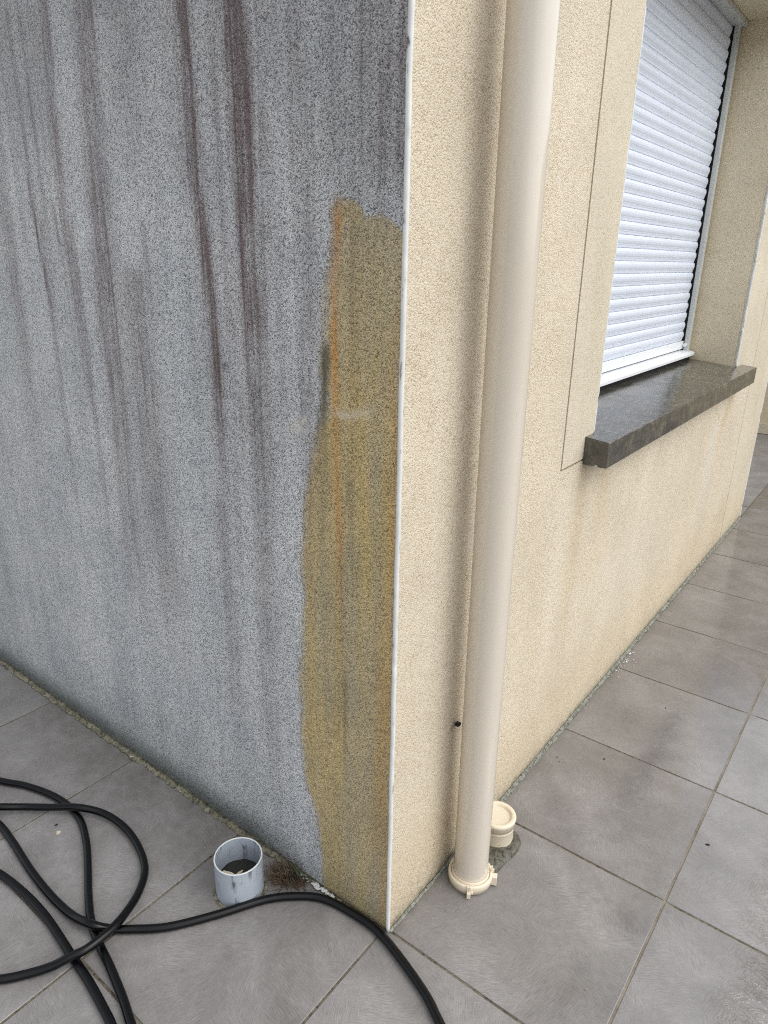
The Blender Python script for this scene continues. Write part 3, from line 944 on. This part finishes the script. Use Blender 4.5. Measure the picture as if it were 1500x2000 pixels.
# lump of dark mortar round its foot
bm = bmesh.new()
outline = [(.012, .29), (.045, .270), (.085, .262), (.108, .282), (.113, .325), (.118, .360), (.117, .395), (.108, .412), (.092, .425), (.05, .435), (.010, .43)]
cen = Vector((.055, .365, .012))
rings = []
P2 = smoothpath([(x, y, 0) for x, y in outline + [outline[0]]], 6)[:-1]
for k, (f, z) in enumerate(((1.0, -.004), (.985, .0035), (.93, .0075), (.82, .0105), (.66, .012), (.45, .013))):
    ring = []
    for q in P2:
        v = cen + (Vector((q.x, q.y, 0)) - Vector((cen.x, cen.y, 0))) * f
        nz = noise.noise(Vector((v.x * 90, v.y * 90, 0)))
        v.z = z + (nz * .0035 if 0 < k < 5 else 0)
        v.x += .002 * noise.noise(Vector((v.x * 60, v.y * 60, 4)))
        v.x = max(v.x, .003)
        ring.append(bm.verts.new(v))
    rings.append(ring)
for A, B in zip(rings[:-1], rings[1:]):
    for i in range(len(A)): bm.faces.new((A[i], A[(i + 1) % len(A)], B[(i + 1) % len(A)], B[i]))
bm.faces.new(rings[-1])
bm_obj('mortar_collar', bm, M['wetmortar'], cl, smooth=True)

# ------------------------------------------------------------------ open grey pipe stub
GX, GY, GR, GH = -.338, -.120, .0545, .098
gs = empty('open_pipe_stub', (GX, GY, 0), 'open scuffed grey pipe stub sticking up from the tiles by the grey wall', 'pipe stub')
bm = bmesh.new()
add_lathe(bm, [(GR, -.03), (GR, .03), (GR, .06), (GR, GH - .0012)], GX, GY, 96)
add_lathe(bm, [(GR - .0034, GH - .0012), (GR - .0034, .06), (GR - .0034, .02), (GR - .0034, -.03)], GX, GY, 96)
bm_obj('pipe', bm, M['stub'], gs, smooth=True)
bm = bmesh.new()
add_lathe(bm, [(GR, GH - .0012), (GR - .0006, GH), (GR - .0028, GH), (GR - .0034, GH - .0012)], GX, GY, 96)
bm_obj('rim', bm, M['rim'], gs, smooth=True)
bm = bmesh.new()
rg = add_lathe(bm, [(GR - .004, .034), (.035, .037), (.015, .035)], GX, GY, 40)
for r_ in rg:
    for v in r_: v.co.z += .004 * noise.noise(v.co * 60)
bm.faces.new(rg[-1])
bm_obj('silt', bm, M['dark'], gs, smooth=True)
bm = bmesh.new()
rg = add_lathe(bm, [(GR + .001, .0032), (GR + .004, .0030), (GR + .0065, .0022), (GR + .008, -.001)], GX, GY, 120)
for r_ in rg:
    for v in r_:
        d = Vector((v.co.x - GX, v.co.y - GY, 0)); a = math.atan2(d.y, d.x)
        v.co += d.normalized() * .0018 * noise.noise(Vector((math.cos(a) * 4, math.sin(a) * 4, v.co.z * 50)))
bm_obj('grout_ring', bm, M['fillet'], gs, smooth=True)

# bits of wood lying inside the stub
for k, (dx, dy, dz, rz, tilt, ln, wd) in enumerate(((-.012, -.018, .048, .5, .25, .042, .013), (.012, -.024, .044, -.2, .1, .030, .010), (-.002, .000, .042, 1.4, -.15, .026, .007))):
    bm = bmesh.new()
    pts = [(-ln / 2, -wd * .2), (-ln * .2, -wd / 2), (ln * .3, -wd * .35), (ln / 2, wd * .05), (ln * .1, wd / 2), (-ln * .4, wd * .35)]
    a_ = [bm.verts.new((x, y, 0)) for x, y in pts]; b_ = [bm.verts.new((x * .94, y * .9, .0022)) for x, y in pts]
    bm.faces.new(list(reversed(a_))); bm.faces.new(b_)
    for i in range(6): bm.faces.new((a_[i], a_[(i + 1) % 6], b_[(i + 1) % 6], b_[i]))
    bmesh.ops.rotate(bm, verts=bm.verts, cent=(0, 0, 0), matrix=Matrix.Rotation(rz, 3, 'Z') @ Matrix.Rotation(tilt, 3, 'Y'))
    o = bm_obj('wood_chip', bm, M['chip'])
    o.location = (GX + dx, GY + dy, dz)
    tag(o, ['largest pale wood chip lying in the open grey pipe stub', 'pale splinter at the front inside the open grey pipe stub', 'small pale splinter at the back inside the grey pipe stub'][k], 'wood chip', 'wood chips in the grey pipe')

# ------------------------------------------------------------------ weed tuft by the stub
wt = empty('weed_tuft', (-.285, -.028, 0), 'withered brown weed tuft with a few green blades at the foot of the grey wall', 'weed')
def blades(n, cx, cy, sx, sy, lmin, lmax, wd, curl, lift, seed):
    rg = random.Random(seed)
    vv, ff = [], []
    for _ in range(n):
        p = Vector((cx + rg.gauss(0, sx), cy + rg.gauss(0, sy), .002))
        p.y = min(p.y, -.006)
        a = rg.uniform(0, 2 * math.pi); d = Vector((math.cos(a), math.sin(a) - .35, rg.uniform(.2, 1) * lift)).normalized()
        L_ = rg.uniform(lmin, lmax); nseg = 7
        cur = Vector((rg.gauss(0, curl), rg.gauss(0, curl), rg.gauss(-.15, curl)))
        w0 = wd * rg.uniform(.5, 1.3)
        b = len(vv)
        for k in range(nseg + 1):
            s = d.cross(Vector((0, 0, 1))).normalized() * w0 * (1 - (k / nseg) ** 1.5) * .5
            q = Vector((p.x, min(p.y, -.003), max(p.z, .0015)))
            vv.append(tuple(q - s)); vv.append(tuple(q + s + Vector((0, 0, .0006))))
            d = (d + cur * .35 + Vector((rg.gauss(0, .1), rg.gauss(0, .1), rg.gauss(0, .1)))).normalized()
            p = p + d * L_ / nseg
        for k in range(nseg): ff.append((b + 2 * k, b + 2 * k + 1, b + 2 * k + 3, b + 2 * k + 2))
    return vv, ff
v_, f_ = blades(330, -.280, -.034, .015, .012, .022, .055, .0024, .9, 1.6, 11)
v2, f2 = blades(80, -.243, -.022, .010, .007, .014, .032, .0026, .8, .6, 12)
o = len(v_); v_ += v2; f_ += [tuple(i + o for i in q) for q in f2]
py_obj('dry_leaves', v_, f_, M['brown'], wt)
bm = bmesh.new()
for cx_, cy_, rr_, sd in ((-.283, -.026, .017, 1), (-.262, -.018, .011, 2), (-.243, -.014, .009, 3), (-.276, -.042, .010, 4)):
    b0 = len(bm.verts)
    bmesh.ops.create_icosphere(bm, subdivisions=4, radius=rr_)
    bm.verts.ensure_lookup_table()
    for v in list(bm.verts)[b0:]:
        k = 1 + .55 * noise.noise(v.co * 90 + Vector((sd, 0, 0))) + .35 * noise.noise(v.co * 260)
        v.co = Vector((v.co.x * k + cx_, min(v.co.y * k + cy_, -.001), v.co.z * k * .62 + .002))
bm_obj('root_clump', bm, M['dark'], wt)
v_, f_ = blades(16, -.252, -.015, .008, .003, .022, .048, .0034, .25, 1.6, 5)
py_obj('green_blades', v_, f_, M['green'], wt)

# ------------------------------------------------------------------ hose
hr = .0090
s3 = [(0.40, -0.20, .01), (0.207, -0.101, .01), (0.142, -0.066, .01), (0.040, -0.030, .01), (-0.026, -0.0155, .01), (-0.086, -0.0165, .01), (-0.156, -0.027, .01), (-0.205, -0.054, .01), (-0.262, -0.11, .01), (-0.321, -0.208, .01), (-0.377, -0.288, .01), (-0.432, -0.339, .01), (-0.468, -0.37, .014), (-0.496, -0.394, .028), (-0.564, -0.403, .014), (-0.649, -0.404, .01), (-0.754, -0.397, .01), (-0.87, -0.382, .01), (-0.961, -0.376, .01)]
loopA = [(-1.10, -.39, .01), (-1.20, -.45, .01), (-1.17, -.53, .01), (-1.03, -.52, .01), (-.91, -.475, .01)]
s4 = [(-0.807, -0.448, .01), (-0.709, -0.438, .01), (-0.618, -0.438, .01), (-0.542, -0.445, .01), (-0.477, -0.453, .01), (-0.408, -0.46, .01), (-0.335, -0.472, .01), (-0.276, -0.485, .01)]
loopB = [(-.20, -.515, .01), (-.13, -.545, .01), (-.08, -.53, .01), (-.10, -.49, .01), (-.17, -.475, .01)]
s1 = [(-0.246, -0.462, .01), (-0.317, -0.439, .01), (-0.393, -0.418, .01), (-0.47, -0.4, .01), (-0.526, -0.381, .01), (-0.583, -0.352, .01), (-0.649, -0.314, .01), (-0.722, -0.274, .01), (-0.802, -0.242, .01), (-0.875, -0.233, .01), (-0.95, -0.24, .01), (-1.037, -0.265, .01), (-1.118, -0.302, .01)]
loopC = [(-1.28, -.36, .01), (-1.42, -.44, .01), (-1.50, -.56, .01), (-1.44, -.66, .01), (-1.33, -.63, .012), (-1.22, -.53, .03), (-1.10, -.43, .03)]
s2 = [(-0.997, -0.359, .03), (-0.95, -0.309, .02), (-0.894, -0.269, .022), (-0.834, -0.232, .030), (-0.775, -0.197, .02), (-0.701, -0.187, .015), (-0.622, -0.199, .013), (-0.548, -0.229, .013), (-0.497, -0.278, .02), (-0.463, -0.334, .03), (-0.449, -0.38, .034), (-0.448, -0.433, .034), (-0.461, -0.46, .030), (-0.482, -0.493, .018), (-0.512, -0.531, .011), (-0.546, -0.571, .01), (-.62, -.64, .01), (-.75, -.72, .01), (-.95, -.80, .01)]
path = smoothpath(s3 + loopA + s4 + loopB + s1 + loopC + s2, 14)
bm = bmesh.new()
cum = [0.0]
for a, b in zip(path[:-1], path[1:]): cum.append(cum[-1] + (b - a).length)
add_tube(bm, path, hr, 24)
hose = bm_obj('garden_hose', bm, M['hose'], smooth=True)
tag(hose, 'black rubber hose lying in loose loops on the tiles in front of the grey wall', 'hose')

# ------------------------------------------------------------------ small litter
def crumb(name, loc, r, mat, label, cat, group, seed, flat=.5, elong=1.0):
    bm = bmesh.new()
    bmesh.ops.create_icosphere(bm, subdivisions=2, radius=r)
    for v in bm.verts:
        k = 1 + .8 * noise.noise(v.co / r * 1.3 + Vector((seed, 0, 0)))
        v.co = Vector((v.co.x * k * elong, v.co.y * k, v.co.z * k * flat))
    o = bm_obj(name, bm, mat)
    o.location = loc; o.rotation_euler = (0, 0, seed * 1.3)
    return tag(o, label, cat, group)

crumb('dirt_clump', (.006, .236, .408), .0065, M['dark'], 'small black dirt clump stuck on the cream wall beside the downpipe', 'dirt', None, 3, 1.0)
lit = [(.160, .844, .0022, 'dark', 'larger black crumb alone in the middle of a tile right of the downpipe'),
       (.048, .765, .0020, 'brown', 'brown crumb near the cream wall foot beside a tile joint'),
       (.060, .752, .0016, 'brown', 'tiny brown crumb just off the cream wall foot'),
       (.226, 1.216, .0018, 'dark', 'black crumb under the right end of the window sill'),
       (.4856, .6948, .0028, 'dark', 'black crumb on the wet tile in the outer row'),
       (-.850, -.283, .0026, 'dark', 'black crumb behind the hose loop at the left')]
for k, (x, y, r, mname, lab) in enumerate(lit):
    crumb('dirt_crumb', (x, y, r * .4), r, M[mname], lab, 'crumb', 'crumbs of dirt on the tiles', k + 1, .6, 1.6)
crumb('pale_flake', (-.822, -.292, .0012), .0055, M['chip'], 'pale flake lying on the tile inside the hose loop', 'flake', None, 9, .25, 1.3)
# plaster splashes at the wall foot
bm = bmesh.new()
rg = random.Random(5)
for _ in range(46):
    y = 1.40 + rg.gauss(0, .045); x = .006 + abs(rg.gauss(0, .022)); r = abs(rg.gauss(0, .0016)) + .0006
    a0 = rg.random() * 6
    vsr = [bm.verts.new((x + r * rg.uniform(.5, 1.4) * math.cos(a0 + 2 * math.pi * i / 7), y + 1.6 * r * rg.uniform(.5, 1.4) * math.sin(a0 + 2 * math.pi * i / 7), .0016)) for i in range(7)]
    c = bm.verts.new((x, y, .0026))
    for i in range(7): bm.faces.new((vsr[i], vsr[(i + 1) % 7], c))
for _ in range(60):
    x = -.17 + rg.gauss(0, .035); r = abs(rg.gauss(0, .0022)) + .0008; y = -.007 - abs(rg.gauss(0, .004))
    vsr = [bm.verts.new((x + 1.6 * r * math.cos(2 * math.pi * i / 7) * rg.uniform(.5, 1.4), y + r * math.sin(2 * math.pi * i / 7) * rg.uniform(.5, 1.4), .0062)) for i in range(7)]
    c = bm.verts.new((x, y, .0085))
    for i in range(7): bm.faces.new((vsr[i], vsr[(i + 1) % 7], c))
sp = bm_obj('plaster_splashes', bm, M['rim'])
tag(sp, 'white plaster splashes dotted along the foot of the walls', 'splashes', None, 'stuff')
